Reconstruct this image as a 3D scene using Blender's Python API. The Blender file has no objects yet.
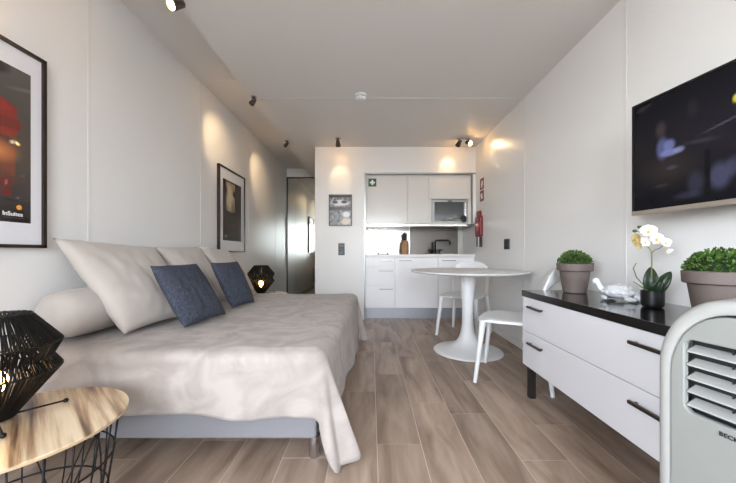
import bpy, math, random
from mathutils import Vector, Matrix, noise
R = math.radians
PI = math.pi
random.seed(7)
scene = bpy.context.scene
COL = scene.collection

# ------------------------------------------------------------------ colour and material helpers
def lin(c):
    return tuple(((v/255.0)/12.92 if v/255.0 <= 0.04045 else ((v/255.0+0.055)/1.055)**2.4) for v in c)

def mat(name, rgb, rough=0.5, metal=0.0, spec=0.5, var=None, vscale=6.0, bump=0.0, bscale=40.0,
        stretch=(1, 1, 1), sheen=0.0, coat=0.0, emit=None, estr=0.0, detail=4.0, trans=0.0, ior=1.45):
    m = bpy.data.materials.new(name); m.use_nodes = True
    nt = m.node_tree; N = nt.nodes; L = nt.links
    b = N['Principled BSDF']
    b.inputs['Base Color'].default_value = (*lin(rgb), 1)
    b.inputs['Roughness'].default_value = rough
    b.inputs['Metallic'].default_value = metal
    b.inputs['Specular IOR Level'].default_value = spec
    b.inputs['IOR'].default_value = ior
    b.inputs['Sheen Weight'].default_value = sheen
    b.inputs['Coat Weight'].default_value = coat
    b.inputs['Coat Roughness'].default_value = 0.08
    b.inputs['Transmission Weight'].default_value = trans
    if emit:
        b.inputs['Emission Color'].default_value = (*lin(emit), 1)
        b.inputs['Emission Strength'].default_value = estr
    if var or bump:
        tc = N.new('ShaderNodeTexCoord'); mp = N.new('ShaderNodeMapping')
        mp.inputs['Scale'].default_value = stretch
        L.new(tc.outputs['Object'], mp.inputs['Vector'])
        if var:
            nz = N.new('ShaderNodeTexNoise'); nz.inputs['Scale'].default_value = vscale
            nz.inputs['Detail'].default_value = detail
            L.new(mp.outputs['Vector'], nz.inputs['Vector'])
            cr = N.new('ShaderNodeValToRGB')
            cr.color_ramp.elements[0].position = 0.3; cr.color_ramp.elements[1].position = 0.7
            cr.color_ramp.elements[0].color = (*lin(var), 1); cr.color_ramp.elements[1].color = (*lin(rgb), 1)
            L.new(nz.outputs['Fac'], cr.inputs['Fac']); L.new(cr.outputs['Color'], b.inputs['Base Color'])
        if bump:
            n2 = N.new('ShaderNodeTexNoise'); n2.inputs['Scale'].default_value = bscale
            n2.inputs['Detail'].default_value = 3
            L.new(mp.outputs['Vector'], n2.inputs['Vector'])
            bp = N.new('ShaderNodeBump'); bp.inputs['Strength'].default_value = bump
            bp.inputs['Distance'].default_value = 0.004
            L.new(n2.outputs['Fac'], bp.inputs['Height']); L.new(bp.outputs['Normal'], b.inputs['Normal'])
    return m

def mat_attr(name, attr='Col', rough=0.4, emit=0.0, spec=0.5, coat=0.0):
    m = bpy.data.materials.new(name); m.use_nodes = True
    nt = m.node_tree; b = nt.nodes['Principled BSDF']
    a = nt.nodes.new('ShaderNodeAttribute'); a.attribute_name = attr
    nt.links.new(a.outputs['Color'], b.inputs['Base Color'])
    b.inputs['Roughness'].default_value = rough; b.inputs['Specular IOR Level'].default_value = spec
    b.inputs['Coat Weight'].default_value = coat
    if emit:
        nt.links.new(a.outputs['Color'], b.inputs['Emission Color']); b.inputs['Emission Strength'].default_value = emit
    return m

# ------------------------------------------------------------------ mesh helper
class MB:
    def __init__(s): s.v = []; s.f = []
    def add(s, vs, fs):
        o = len(s.v); s.v += [tuple(p) for p in vs]; s.f += [tuple(i+o for i in f) for f in fs]; return s
    def box(s, x0, x1, y0, y1, z0, z1):
        return s.add([(x0,y0,z0),(x1,y0,z0),(x1,y1,z0),(x0,y1,z0),(x0,y0,z1),(x1,y0,z1),(x1,y1,z1),(x0,y1,z1)],
                     [(0,3,2,1),(4,5,6,7),(0,1,5,4),(1,2,6,5),(2,3,7,6),(3,0,4,7)])
    def lathe(s, prof, seg=48, c=(0,0,0), m=None, sx=1, sy=1):
        vs = []; fs = []; n = len(prof)
        for r, z in prof:
            for k in range(seg):
                a = 2*PI*k/seg; p = Vector((r*math.cos(a)*sx, r*math.sin(a)*sy, z))
                if m: p = m @ p
                vs.append((p.x+c[0], p.y+c[1], p.z+c[2]))
        for i in range(n-1):
            for k in range(seg):
                k2 = (k+1) % seg
                fs.append((i*seg+k, i*seg+k2, (i+1)*seg+k2, (i+1)*seg+k))
        if prof[0][0] > 1e-5: fs.append(tuple(reversed(range(seg))))
        if prof[-1][0] > 1e-5: fs.append(tuple((n-1)*seg+k for k in range(seg)))
        return s.add(vs, fs)
    def tube(s, pts, r, seg=8, closed=False, flat=1.0, up=None):
        P = [Vector(p) for p in pts]; n = len(P)
        rs = r if isinstance(r, (list, tuple)) else [r]*n
        vs = []; fs = []; prev = None
        for i in range(n):
            if closed: t = P[(i+1) % n]-P[i-1]
            else: t = P[min(i+1, n-1)]-P[max(i-1, 0)]
            t.normalize()
            if up: a = Vector(up)
            else: a = prev if prev else (Vector((0,0,1)) if abs(t.z) < 0.9 else Vector((1,0,0)))
            u = a - t*a.dot(t)
            if u.length < 1e-6: u = t.orthogonal()
            u.normalize(); w = t.cross(u); prev = u
            for k in range(seg):
                an = 2*PI*(k+0.5)/seg
                vs.append(P[i]+u*math.cos(an)*rs[i]+w*math.sin(an)*rs[i]*flat)
        for i in range(n if closed else n-1):
            j = (i+1) % n
            for k in range(seg):
                k2 = (k+1) % seg
                fs.append((i*seg+k, i*seg+k2, j*seg+k2, j*seg+k))
        if not closed:
            fs.append(tuple(reversed(range(seg)))); fs.append(tuple((n-1)*seg+k for k in range(seg)))
        return s.add(vs, fs)
    def prism(s, poly, axis, a, b):
        """poly of 2-D points extruded along an axis from a to b; axis 'x' poly=(y,z), 'y' poly=(x,z), 'z' poly=(x,y)"""
        def P(q, d):
            return (d,q[0],q[1]) if axis == 'x' else ((q[0],d,q[1]) if axis == 'y' else (q[0],q[1],d))
        n = len(poly)
        return s.add([P(q,a) for q in poly]+[P(q,b) for q in poly],
                     [tuple(range(n)), tuple(reversed(range(n,2*n)))]+[(i,i+n,(i+1)%n+n,(i+1)%n) for i in range(n)])
    def ell(s, c, r, seg=20, rings=12, m=None):
        prof = [(math.sin(PI*i/rings), -math.cos(PI*i/rings)) for i in range(rings+1)]
        o = len(s.v)
        s.lathe([(max(p[0],1e-6), p[1]) for p in prof], seg)
        for i in range(o, len(s.v)):
            p = Vector((s.v[i][0]*r[0], s.v[i][1]*r[1], s.v[i][2]*r[2]))
            if m: p = m @ p
            s.v[i] = (p.x+c[0], p.y+c[1], p.z+c[2])
        return s
    def grid(s, nu, nv, fn):
        vs = [fn(i/nu, j/nv) for j in range(nv+1) for i in range(nu+1)]
        fs = [(j*(nu+1)+i, j*(nu+1)+i+1, (j+1)*(nu+1)+i+1, (j+1)*(nu+1)+i) for j in range(nv) for i in range(nu)]
        return s.add(vs, fs)
    def shift(s, d):
        s.v = [(p[0]-d[0], p[1]-d[1], p[2]-d[2]) for p in s.v]; return s
    def build(s, name, m, parent=None, smooth=False, bevel=0, seg=2, sub=0, solid=0, loc=None, weld=False, auto=None, remesh=0):
        me = bpy.data.meshes.new(name); me.from_pydata(s.v, [], s.f); me.update()
        import bmesh
        bm = bmesh.new(); bm.from_mesh(me)
        if weld: bmesh.ops.remove_doubles(bm, verts=bm.verts, dist=1e-5)
        bmesh.ops.recalc_face_normals(bm, faces=bm.faces)
        bm.to_mesh(me); bm.free()
        me.materials.append(m)
        o = bpy.data.objects.new(name, me); COL.objects.link(o)
        if parent: o.parent = parent
        if loc: o.location = loc
        if smooth: me.polygons.foreach_set('use_smooth', [True]*len(me.polygons))
        if solid:
            md = o.modifiers.new('s', 'SOLIDIFY'); md.thickness = solid; md.offset = -1
        if bevel:
            md = o.modifiers.new('b', 'BEVEL'); md.width = bevel; md.segments = seg; md.limit_method = 'ANGLE'; md.angle_limit = R(40)
        if sub:
            md = o.modifiers.new('u', 'SUBSURF'); md.levels = sub; md.render_levels = sub
        if remesh:
            md = o.modifiers.new('r', 'REMESH'); md.mode = 'VOXEL'; md.voxel_size = remesh; md.use_smooth_shade = True
        if auto and smooth:
            try:
                me.set_sharp_from_angle(angle=R(auto))
            except Exception: pass
        return o

def tag(o, label=None, cat=None, group=None, kind=None):
    if label: o['label'] = label
    if cat: o['category'] = cat
    if group: o['group'] = group
    if kind: o['kind'] = kind
    return o
def thing(name, label, cat, loc=(0,0,0), rz=0, group=None):
    o = bpy.data.objects.new(name, None); COL.objects.link(o); o.empty_display_size = 0.05
    o.location = loc; o.rotation_euler = (0,0,rz)
    return tag(o, label, cat, group)
def struct(o): o['kind'] = 'structure'; return o
def copy_tree(o, parent=None):
    c = o.copy(); COL.objects.link(c)
    if parent: c.parent = parent
    for ch in [x for x in bpy.data.objects if x.parent == o]: copy_tree(ch, c)
    return c
def text_mesh(name, body, size, m, parent, mw, ext=0.0006, spacing=1.0, bold=0.0):
    cu = bpy.data.curves.new(name+'_c', 'FONT'); cu.body = body; cu.size = size; cu.extrude = ext
    cu.offset = bold; cu.space_character = spacing
    t = bpy.data.objects.new(name+'_t', cu); COL.objects.link(t)
    dg = bpy.context.evaluated_depsgraph_get(); dg.update()
    me = bpy.data.meshes.new_from_object(t.evaluated_get(dg)); me.name = name
    bpy.data.objects.remove(t); bpy.data.curves.remove(cu)
    me.materials.clear(); me.materials.append(m)
    me.transform(mw)
    o = bpy.data.objects.new(name, me); COL.objects.link(o); o.parent = parent
    return o
def painted(name, origin, U, V, nu, nv, fn, m, parent):
    """flat print or screen: grid from origin along U and V, colour fn(u,v)->srgb"""
    g = MB(); O = Vector(origin); U = Vector(U); V = Vector(V)
    g.grid(nu, nv, lambda a, b: O+U*a+V*b)
    me = bpy.data.meshes.new(name); me.from_pydata(g.v, [], g.f); me.update()
    ca = me.color_attributes.new('Col', 'FLOAT_COLOR', 'POINT')
    for j in range(nv+1):
        for i in range(nu+1):
            ca.data[j*(nu+1)+i].color = (*lin(tuple(max(0,min(255,c)) for c in fn(i/nu, j/nv))), 1)
    me.materials.append(m)
    o = bpy.data.objects.new(name, me); COL.objects.link(o); o.parent = parent
    return o
def mixc(a, b, t):
    t = max(0, min(1, t)); return tuple(a[i]*(1-t)+b[i]*t for i in range(3))
def blob(u, v, cu, cv, ru, rv, soft=0.3, rot=0):
    du, dv = u-cu, v-cv
    c, s_ = math.cos(rot), math.sin(rot)
    a = (du*c+dv*s_)/ru; b = (-du*s_+dv*c)/rv
    d = math.hypot(a, b)
    return max(0, min(1, (1+soft/2-d)/soft))
def bx(u, v, u0, u1, v0, v1): return 1 if (u0 <= u <= u1 and v0 <= v <= v1) else 0

# ------------------------------------------------------------------ materials
M = {}
M['wall'] = mat('wall_paint', (228,227,225), rough=0.33, spec=0.5, bump=0.05, bscale=3)
M['ceil'] = mat('ceiling_panel', (226,222,218), rough=0.5, spec=0.35)
M['white_trim'] = mat('trim_white', (224,223,220), rough=0.35)
M['lacquer'] = mat('white_lacquer', (224,224,227), rough=0.12, coat=0.3)
M['base_unit'] = mat('white_base_lacquer', (238,238,240), rough=0.16, coat=0.2)
M['kitchen'] = mat('kitchen_lacquer', (214,212,208), rough=0.16, spec=.35)
M['worktop'] = mat('white_worktop', (226,225,222), rough=0.25)
M['alu'] = mat('brushed_aluminium', (150,150,150), rough=0.35, metal=0.9)
M['kick'] = mat('plinth_metal', (165,168,174), rough=0.35, metal=0.5)
M['steel'] = mat('stainless_splashback', (150,147,144), rough=0.16, metal=1.0, bump=0.02, bscale=5)
M['plastic'] = mat('white_plastic', (226,227,226), rough=0.45)
M['black'] = mat('black_plastic', (18,18,19), rough=0.35)
M['blackmetal'] = mat('black_wire', (16,15,15), rough=0.45, metal=0.3)
M['string'] = mat('black_paper_cord', (9,9,9), rough=0.55, spec=.3)
M['blacktop'] = mat('black_gloss_top', (15,14,15), rough=0.12, coat=0.4, var=(22,21,21), vscale=30)
M['bronze'] = mat('bronze_handle', (96,88,82), rough=0.32, metal=0.9)
M['darkleg'] = mat('dark_wood_leg', (44,38,36), rough=0.45, var=(34,29,27), vscale=20, stretch=(1,1,.1))
M['chrome'] = mat('chrome', (200,200,205), rough=0.15, metal=1)
M['sheet'] = mat('pillow_cotton', (186,178,170), rough=0.85, var=(178,170,162), vscale=3, bump=0.12, bscale=18, sheen=0.2)
M['bolster'] = mat('bolster_cotton', (176,168,161), rough=0.9, bump=0.3, bscale=14, sheen=0.2)
M['denim'] = mat('denim_weave', (76,82,95), rough=0.95, var=(38,42,54), vscale=150, bump=0.7, bscale=160, stretch=(1,1,.35))
M['skirt'] = mat('bed_base_fabric', (130,129,132), rough=0.9, bump=0.15, bscale=120)
M['mattress'] = mat('mattress_ticking', (205,203,200), rough=0.9)
M['frame'] = mat('dark_walnut_frame', (44,31,24), rough=0.4, var=(34,24,19), vscale=30)
M['mat'] = mat('picture_mount', (222,222,226), rough=0.25, coat=0.8)
M['print'] = mat_attr('printed_picture', rough=0.2, coat=0.8)
M['screen'] = mat_attr('tv_screen', rough=0.15, emit=0.45, spec=.12)
M['pot'] = mat('taupe_pot', (104,93,88), rough=0.6, var=(97,86,81), vscale=8)
M['soil'] = mat('soil', (40,30,24), rough=1)
M['leaf'] = mat('boxwood_leaf', (92,124,50), rough=0.45, var=(30,54,22), vscale=60, spec=0.4)
M['leafcore'] = mat('boxwood_twigs', (26,42,18), rough=0.9)
M['orchidleaf'] = mat('orchid_leaf', (38,60,34), rough=0.35, var=(28,48,28), vscale=12)
M['stem'] = mat('orchid_stem', (126,128,84), rough=0.5, var=(98,92,60), vscale=30)
M['bud'] = mat('orchid_bud', (66,84,40), rough=0.5)
M['petal'] = mat('orchid_petal', (218,217,215), rough=0.5, var=(206,200,186), vscale=25)
M['petaly'] = mat('orchid_petal_yellow', (206,194,160), rough=0.5, var=(176,150,84), vscale=25)
M['lip'] = mat('orchid_lip', (214,168,74), rough=0.5)
M['ceramic'] = mat('white_ceramic', (206,208,209), rough=0.4, bump=0.5, bscale=60)
M['acbody'] = mat('appliance_plastic', (166,166,162), rough=0.42)
M['acface'] = mat('appliance_front', (140,142,137), rough=0.45)
M['acdark'] = mat('vent_dark', (40,40,40), rough=0.6)
M['ink'] = mat('dark_lettering', (34,34,36), rough=0.5)
M['whiteink'] = mat('white_lettering', (235,235,235), rough=0.5)
M['orangeink'] = mat('orange_mark', (226,150,62), rough=0.5)
M['red'] = mat('red_vinyl', (122,18,28), rough=0.35)
M['redsign'] = mat('red_brown_sign', (128,56,44), rough=0.5)
M['green'] = mat('green_sign', (22,84,50), rough=0.4)
M['knife'] = mat('beech_block', (178,138,98), rough=0.5, var=(160,120,82), vscale=20, stretch=(1,1,.15))
M['glassblack'] = mat('oven_glass', (58,62,64), rough=0.07, coat=0.5)
M['swdark'] = mat('switch_dark', (20,24,27), rough=0.35)
M['swlight'] = mat('switch_key', (66,80,88), rough=0.3)
M['warm'] = mat('lamp_glow', (255,214,150), emit=(255,196,120), estr=40)
M['bulb'] = mat('bulb_glow', (255,214,150), emit=(255,190,110), estr=14)
M['ground'] = mat('terrace_stone', (150,146,140), rough=0.8)
M['curtain'] = mat('curtain_linen', (190,188,184), rough=0.9)
M['led'] = mat('red_led', (200,30,30), emit=(255,30,30), estr=2)
# mirror
mm = mat('mirror_silver', (208,213,208), rough=0.02, metal=1); M['mirror'] = mm
# window glass (thin)
g = bpy.data.materials.new('window_glass'); g.use_nodes = True
nt = g.node_tree; nt.nodes.clear()
out = nt.nodes.new('ShaderNodeOutputMaterial'); mx = nt.nodes.new('ShaderNodeMixShader')
tr = nt.nodes.new('ShaderNodeBsdfTransparent'); gl = nt.nodes.new('ShaderNodeBsdfGlossy'); gl.inputs['Roughness'].default_value = 0.02
mx.inputs[0].default_value = 0.06
nt.links.new(tr.outputs[0], mx.inputs[1]); nt.links.new(gl.outputs[0], mx.inputs[2]); nt.links.new(mx.outputs[0], out.inputs['Surface'])
M['glass'] = g

def plank_mat():
    m = bpy.data.materials.new('wood_look_tile'); m.use_nodes = True
    nt = m.node_tree; N = nt.nodes; L = nt.links; b = N['Principled BSDF']
    at = N.new('ShaderNodeAttribute'); at.attribute_name = 'Col'
    sp = N.new('ShaderNodeSeparateColor'); L.new(at.outputs['Color'], sp.inputs[0])
    tc = N.new('ShaderNodeTexCoord')
    cb = N.new('ShaderNodeCombineXYZ')
    mul = N.new('ShaderNodeMath'); mul.operation = 'MULTIPLY'; mul.inputs[1].default_value = 37
    L.new(sp.outputs[0], mul.inputs[0]); L.new(mul.outputs[0], cb.inputs[2]); L.new(mul.outputs[0], cb.inputs[1])
    ad = N.new('ShaderNodeVectorMath'); ad.operation = 'ADD'
    L.new(tc.outputs['Object'], ad.inputs[0]); L.new(cb.outputs[0], ad.inputs[1])
    mp = N.new('ShaderNodeMapping'); mp.inputs['Scale'].default_value = (1, .16, 1); L.new(ad.outputs[0], mp.inputs[0])
    n1 = N.new('ShaderNodeTexNoise'); n1.inputs['Scale'].default_value = 9; n1.inputs['Detail'].default_value = 6; n1.inputs['Distortion'].default_value = 0.9
    L.new(mp.outputs[0], n1.inputs['Vector'])
    n2 = N.new('ShaderNodeTexNoise'); n2.inputs['Scale'].default_value = 60; n2.inputs['Detail'].default_value = 4
    L.new(mp.outputs[0], n2.inputs['Vector'])
    cr = N.new('ShaderNodeValToRGB'); e = cr.color_ramp.elements
    e[0].position = .28; e[0].color = (*lin((122,101,85)), 1)
    e[1].position = .74; e[1].color = (*lin((188,167,148)), 1)
    x = cr.color_ramp.elements.new(.5); x.color = (*lin((161,140,123)), 1)
    L.new(n1.outputs['Fac'], cr.inputs[0])
    mr = N.new('ShaderNodeMapRange'); mr.inputs['To Min'].default_value = .86; mr.inputs['To Max'].default_value = 1.1
    L.new(n2.outputs['Fac'], mr.inputs[0])
    mr2 = N.new('ShaderNodeMapRange'); mr2.inputs['To Min'].default_value = .88; mr2.inputs['To Max'].default_value = 1.08
    L.new(sp.outputs[0], mr2.inputs[0])
    mm_ = N.new('ShaderNodeMath'); mm_.operation = 'MULTIPLY'; L.new(mr.outputs[0], mm_.inputs[0]); L.new(mr2.outputs[0], mm_.inputs[1])
    vm = N.new('ShaderNodeVectorMath'); vm.operation = 'SCALE'; L.new(cr.outputs[0], vm.inputs[0]); L.new(mm_.outputs[0], vm.inputs['Scale'])
    L.new(vm.outputs[0], b.inputs['Base Color'])
    b.inputs['Roughness'].default_value = 0.42; b.inputs['Specular IOR Level'].default_value = .4
    bp = N.new('ShaderNodeBump'); bp.inputs['Strength'].default_value = .12; bp.inputs['Distance'].default_value = .002
    L.new(n2.outputs['Fac'], bp.inputs['Height']); L.new(bp.outputs[0], b.inputs['Normal'])
    return m
M['plank'] = plank_mat()
M['grout'] = mat('grout', (196,184,172), rough=0.8)

def stripewood():
    m = bpy.data.materials.new('striped_wood'); m.use_nodes = True
    nt = m.node_tree; N = nt.nodes; L = nt.links; b = N['Principled BSDF']
    tc = N.new('ShaderNodeTexCoord'); mp = N.new('ShaderNodeMapping')
    mp.inputs['Rotation'].default_value = (0,0,R(42)); L.new(tc.outputs['Object'], mp.inputs[0])
    mp2 = N.new('ShaderNodeMapping'); mp2.inputs['Scale'].default_value = (.045,1,1); L.new(mp.outputs[0], mp2.inputs[0])
    n1 = N.new('ShaderNodeTexNoise'); n1.inputs['Scale'].default_value = 34; n1.inputs['Detail'].default_value = 4; n1.inputs['Distortion'].default_value = .12
    L.new(mp2.outputs[0], n1.inputs['Vector'])
    cr = N.new('ShaderNodeValToRGB'); e = cr.color_ramp.elements
    e[0].position = .36; e[0].color = (*lin((92,70,54)), 1)
    e[1].position = .62; e[1].color = (*lin((222,203,172)), 1)
    x = e.new(.45); x.color = (*lin((164,134,104)), 1)
    x = e.new(.53); x.color = (*lin((204,180,146)), 1)
    L.new(n1.outputs['Fac'], cr.inputs[0]); L.new(cr.outputs[0], b.inputs['Base Color'])
    b.inputs['Roughness'].default_value = .3
    return m
M['stripe'] = stripewood()
M['ply'] = mat('plywood_edge', (188,162,128), rough=.5)

def throw_mat():
    m = mat('velour_throw', (180,171,165), rough=.9, sheen=.12, bump=.25, bscale=9)
    nt = m.node_tree; N = nt.nodes; L = nt.links; b = N['Principled BSDF']
    tc = N.new('ShaderNodeTexCoord')
    n1 = N.new('ShaderNodeTexNoise'); n1.inputs['Scale'].default_value = 5.5; n1.inputs['Detail'].default_value = 5; n1.inputs['Distortion'].default_value = 1.6
    L.new(tc.outputs['Object'], n1.inputs['Vector'])
    cr = N.new('ShaderNodeValToRGB'); e = cr.color_ramp.elements
    e[0].position = .36; e[0].color = (*lin((158,149,142)), 1)
    e[1].position = .62; e[1].color = (*lin((177,168,161)), 1)
    L.new(n1.outputs['Fac'], cr.inputs[0]); L.new(cr.outputs[0], b.inputs['Base Color'])
    return m
M['throw'] = throw_mat()

# ------------------------------------------------------------------ room shell
XL, XR = -1.70, 1.51
H = 2.49; HR = 2.67           # main ceiling, raised strip along the left wall
XE = -1.185                   # edge of the main ceiling
YB = 4.50                     # kitchen wall
YM = 6.30                     # mirrored wardrobe
YF = -2.40                    # window wall behind the camera
XC = -0.808                   # corner of the kitchen block
XN = -0.087                   # left side of the kitchen niche
YK = 5.14                     # back of the niche

# floor: tile planks and grout in one mesh
def floor():
    phase = {0:1.568, 1:2.003, 2:1.866, 3:1.445, 4:1.746, -1:1.262, -2:1.461, -6:1.451, 5:1.2, -3:1.85, -4:1.6, -5:1.15, 6:1.7, -7:1.3, -8:1.8}
    g = MB(); cols = []; mi = []
    g.box(XL-.1, XR+.1, YF-.1, YM+.1, -.06, -.0015); cols += [(.5,.5,.5,1)]*8; mi += [1]*6
    W, Lp, gp = .222, .90, .0022
    for k in range(-8, 7):
        x0 = .03+W*k; x1 = x0+W
        x0c = max(x0+gp, XL-.05); x1c = min(x1-gp, XR+.05)
        if x1c <= x0c: continue
        p = phase.get(k, 1.5); y = p-Lp*4
        while y < YM:
            ya = max(y+gp, YF-.05); yb = min(y+Lp-gp, YM+.05)
            if yb > ya:
                n0 = len(g.v)
                g.add([(x0c,ya,0),(x1c,ya,0),(x1c,yb,0),(x0c,yb,0)], [(0,1,2,3)])
                g.add([(x0c,ya,-.003),(x1c,ya,-.003),(x1c,yb,-.003),(x0c,yb,-.003)], [])
                n1 = n0+4
                for q in range(4): g.f.append((n0+q, n1+q, n1+(q+1)%4, n0+(q+1)%4))
                r = random.random(); cols += [(r,r,r,1)]*8; mi += [0]*5
            y += Lp
    me = bpy.data.meshes.new('floor'); me.from_pydata(g.v, [], g.f); me.update()
    ca = me.color_attributes.new('Col', 'FLOAT_COLOR', 'POINT')
    for i, c in enumerate(cols): ca.data[i].color = c
    me.materials.append(M['plank']); me.materials.append(M['grout'])
    me.polygons.foreach_set('material_index', mi)
    o = bpy.data.objects.new('floor', me); COL.objects.link(o); struct(o)
floor()
W_ = .12
LY0, LY1, LZ0, LZ1 = -2.25, -.55, .85, 2.40       # unseen window added to the left wall behind the camera for side light
w = MB(); w.box(XL-W_, XL, LY1, YM+W_, -.06, HR+.1); w.box(XL-W_, XL, YF-W_, LY0, -.06, HR+.1)
w.box(XL-W_, XL, LY0, LY1, -.06, LZ0); w.box(XL-W_, XL, LY0, LY1, LZ1, HR+.1)
struct(w.build('wall_left', M['wall']))
struct(MB().box(XR, XR+W_, YF-W_, YK+W_, -.06, HR+.1).build('wall_right', M['wall']))
# window wall with its opening
WX0, WX1, WZ0, WZ1 = -.70, 1.15, .90, 2.38
w = MB(); w.box(XL, WX0, YF-W_, YF, 0, HR+.1); w.box(WX1, XR, YF-W_, YF, 0, HR+.1); w.box(WX0, WX1, YF-W_, YF, WZ1, HR+.1); w.box(WX0, WX1, YF-W_, YF, -.06, WZ0)
struct(w.build('wall_front', M['wall']))
# kitchen wall, block beside the niche, side of the corridor
w = MB(); w.box(XC, XN, YB, YK+W_, 0, H); w.box(XN, XR, YB, YK+W_, 2.114, H); w.box(XN, XR, YK, YK+W_, 0, 2.114)
struct(w.build('wall_back', M['wall']))
struct(MB().box(XC, XC+W_, YK+W_, YM+W_, 0, H).build('wall_corridor', M['wall']))
w = MB(); w.box(XL, XC, YM, YM+W_, 2.49, HR+.1)
w.box(XL, XC, YM+.06, YM+W_, 0, 2.49)
struct(w.build('wall_end', M['wall']))
# ceilings
c = MB(); c.box(XE, XR+.02, YF-W_, YK+W_, H, HR+.14); c.box(XE, XC+W_, YK+W_, YM+W_, H, HR+.14)
struct(c.build('ceiling', M['ceil']))
struct(MB().box(XL-.02, XE-.0005, YF-W_, YM+W_, HR, HR+.14).build('ceiling_recess', M['ceil']))
# joint strips on ceiling and walls
n = 0
def trim(*b, m='white_trim'):
    global n; n += 1
    struct(MB().box(*b).build('trim_%d' % n, M[m]))
for y in (-.60, .63, 1.855, 3.085):
    trim(XE, XR, y-.008, y+.008, H-.0025, H)
    trim(XL, XE+.01, y-.008, y+.008, HR-.0025, HR)
    trim(XR-.0015, XR, y-.011, y+.011, 0.075, H)
for y in (.65, 1.885, 3.12, 4.34, 5.55):
    trim(XL, XL+.0015, y-.012, y+.012, 0.07, HR)
trim(XN-.012, XN, YB-.006, YB, 0, 2.114, m='alu')
# baseboards
for nm, b in (('baseboard_right', (XR-.012, XR, YF, YB, 0, .075)), ('baseboard_left', (XL, XL+.012, YF, YM, 0, .07)),
              ('baseboard_back', (XC, XN-.012, YB-.012, YB, 0, .07)), ('baseboard_corridor', (XC-.012, XC, YB, YM-.03, 0, .07))):
    struct(MB().box(*b).build(nm, M['white_trim'], bevel=.003))
# niche surround
w = MB(); w.box(XN, XR, YB-.006, YB+.05, 2.095, 2.118); w.box(XN, XN+.014, YB-.006, YB+.05, 0.94, 2.095)
w.box(1.455, 1.47, YB-.006, YB+.05, 1.384, 2.095)
trim(1.47, XR, YB-.001, YB+.08, 1.384, 2.095, m='wall')
struct(w.build('trim_niche', M['alu']))
# terrace outside
struct(MB().box(-8, 8, -12, YF-W_, -.10, -.04).build('ground_terrace', M['ground']))

# window behind the camera
wn = thing('window_1', None, None, ((WX0+WX1)/2, YF-.06, 0)); wn['kind'] = 'structure'
f = MB(); hw = (WX1-WX0)/2
for a, b in ((-hw, -hw+.06), (hw-.06, hw), (-.03, .03)): f.box(a, b, -.03, .03, WZ0, WZ1)
f.box(-hw, hw, -.03, .03, WZ0, WZ0+.06); f.box(-hw, hw, -.03, .03, WZ1-.06, WZ1)
f.build('window_frame', M['alu'], wn)
MB().box(-hw+.06, -.03, -.004, .004, WZ0+.06, WZ1-.06).build('pane', M['glass'], wn)
MB().box(.03, hw-.06, -.004, .004, WZ0+.06, WZ1-.06).build('pane', M['glass'], wn)
wn = thing('window_added', None, None, (XL-.06, (LY0+LY1)/2, 0)); wn['kind'] = 'structure'  # added unseen window, brings daylight onto the sideboard and right wall
f = MB(); hw = (LY1-LY0)/2
for a, b in ((-hw, -hw+.06), (hw-.06, hw), (-.03, .03)): f.box(-.03, .03, a, b, LZ0, LZ1)
f.box(-.03, .03, -hw, hw, LZ0, LZ0+.06); f.box(-.03, .03, -hw, hw, LZ1-.06, LZ1)
f.build('window_frame', M['alu'], wn)
MB().box(-.004, .004, -hw+.06, -.03, LZ0+.06, LZ1-.06).build('pane', M['glass'], wn)
MB().box(-.004, .004, .03, hw-.06, LZ0+.06, LZ1-.06).build('pane', M['glass'], wn)
# mirrored sliding door at the corridor end
dr = thing('door_1', None, None, ((XL+XC)/2, YM, 0)); dr['kind'] = 'structure'
hw = (XC-XL)/2-.001
f = MB(); f.box(-hw, -hw+.022, -.025, .02, 0, 2.489); f.box(hw-.022, hw, -.025, .02, 0, 2.489)
f.box(-hw, hw, -.025, .02, 2.465, 2.489); f.box(-hw, hw, -.025, .02, 0, .03)
f.build('door_frame', mat('dark_alu', (70,68,64), rough=.35, metal=.7), dr)
MB().box(-hw+.02, hw-.02, -.005, .012, .03, 2.465).build('mirror_panel', M['mirror'], dr)

# ------------------------------------------------------------------ bed
bed = thing('bed', 'low double bed on chrome legs along the left wall, grey fabric base under the throw', 'bed', (-.96, 2.43, 0))
def B(m): return m.shift((-.96, 2.43, 0))
B(MB().box(-1.68, -.252, 1.44, 3.40, .10, .31)).build('base', M['skirt'], bed, bevel=.012, smooth=False)
B(MB().box(-1.68, -.225, 1.43, 3.42, .312, .498)).build('mattress', M['mattress'], bed, bevel=.035, seg=4)
for x, y in ((-.268,1.478), (-1.62,1.478), (-.268,3.365), (-1.62,3.365)):
    B(MB().lathe([(.024,0),(.026,.004),(.026,.10)], 20, (x,y,0))).build('leg', M['chrome'], bed, smooth=True, auto=40)

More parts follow.
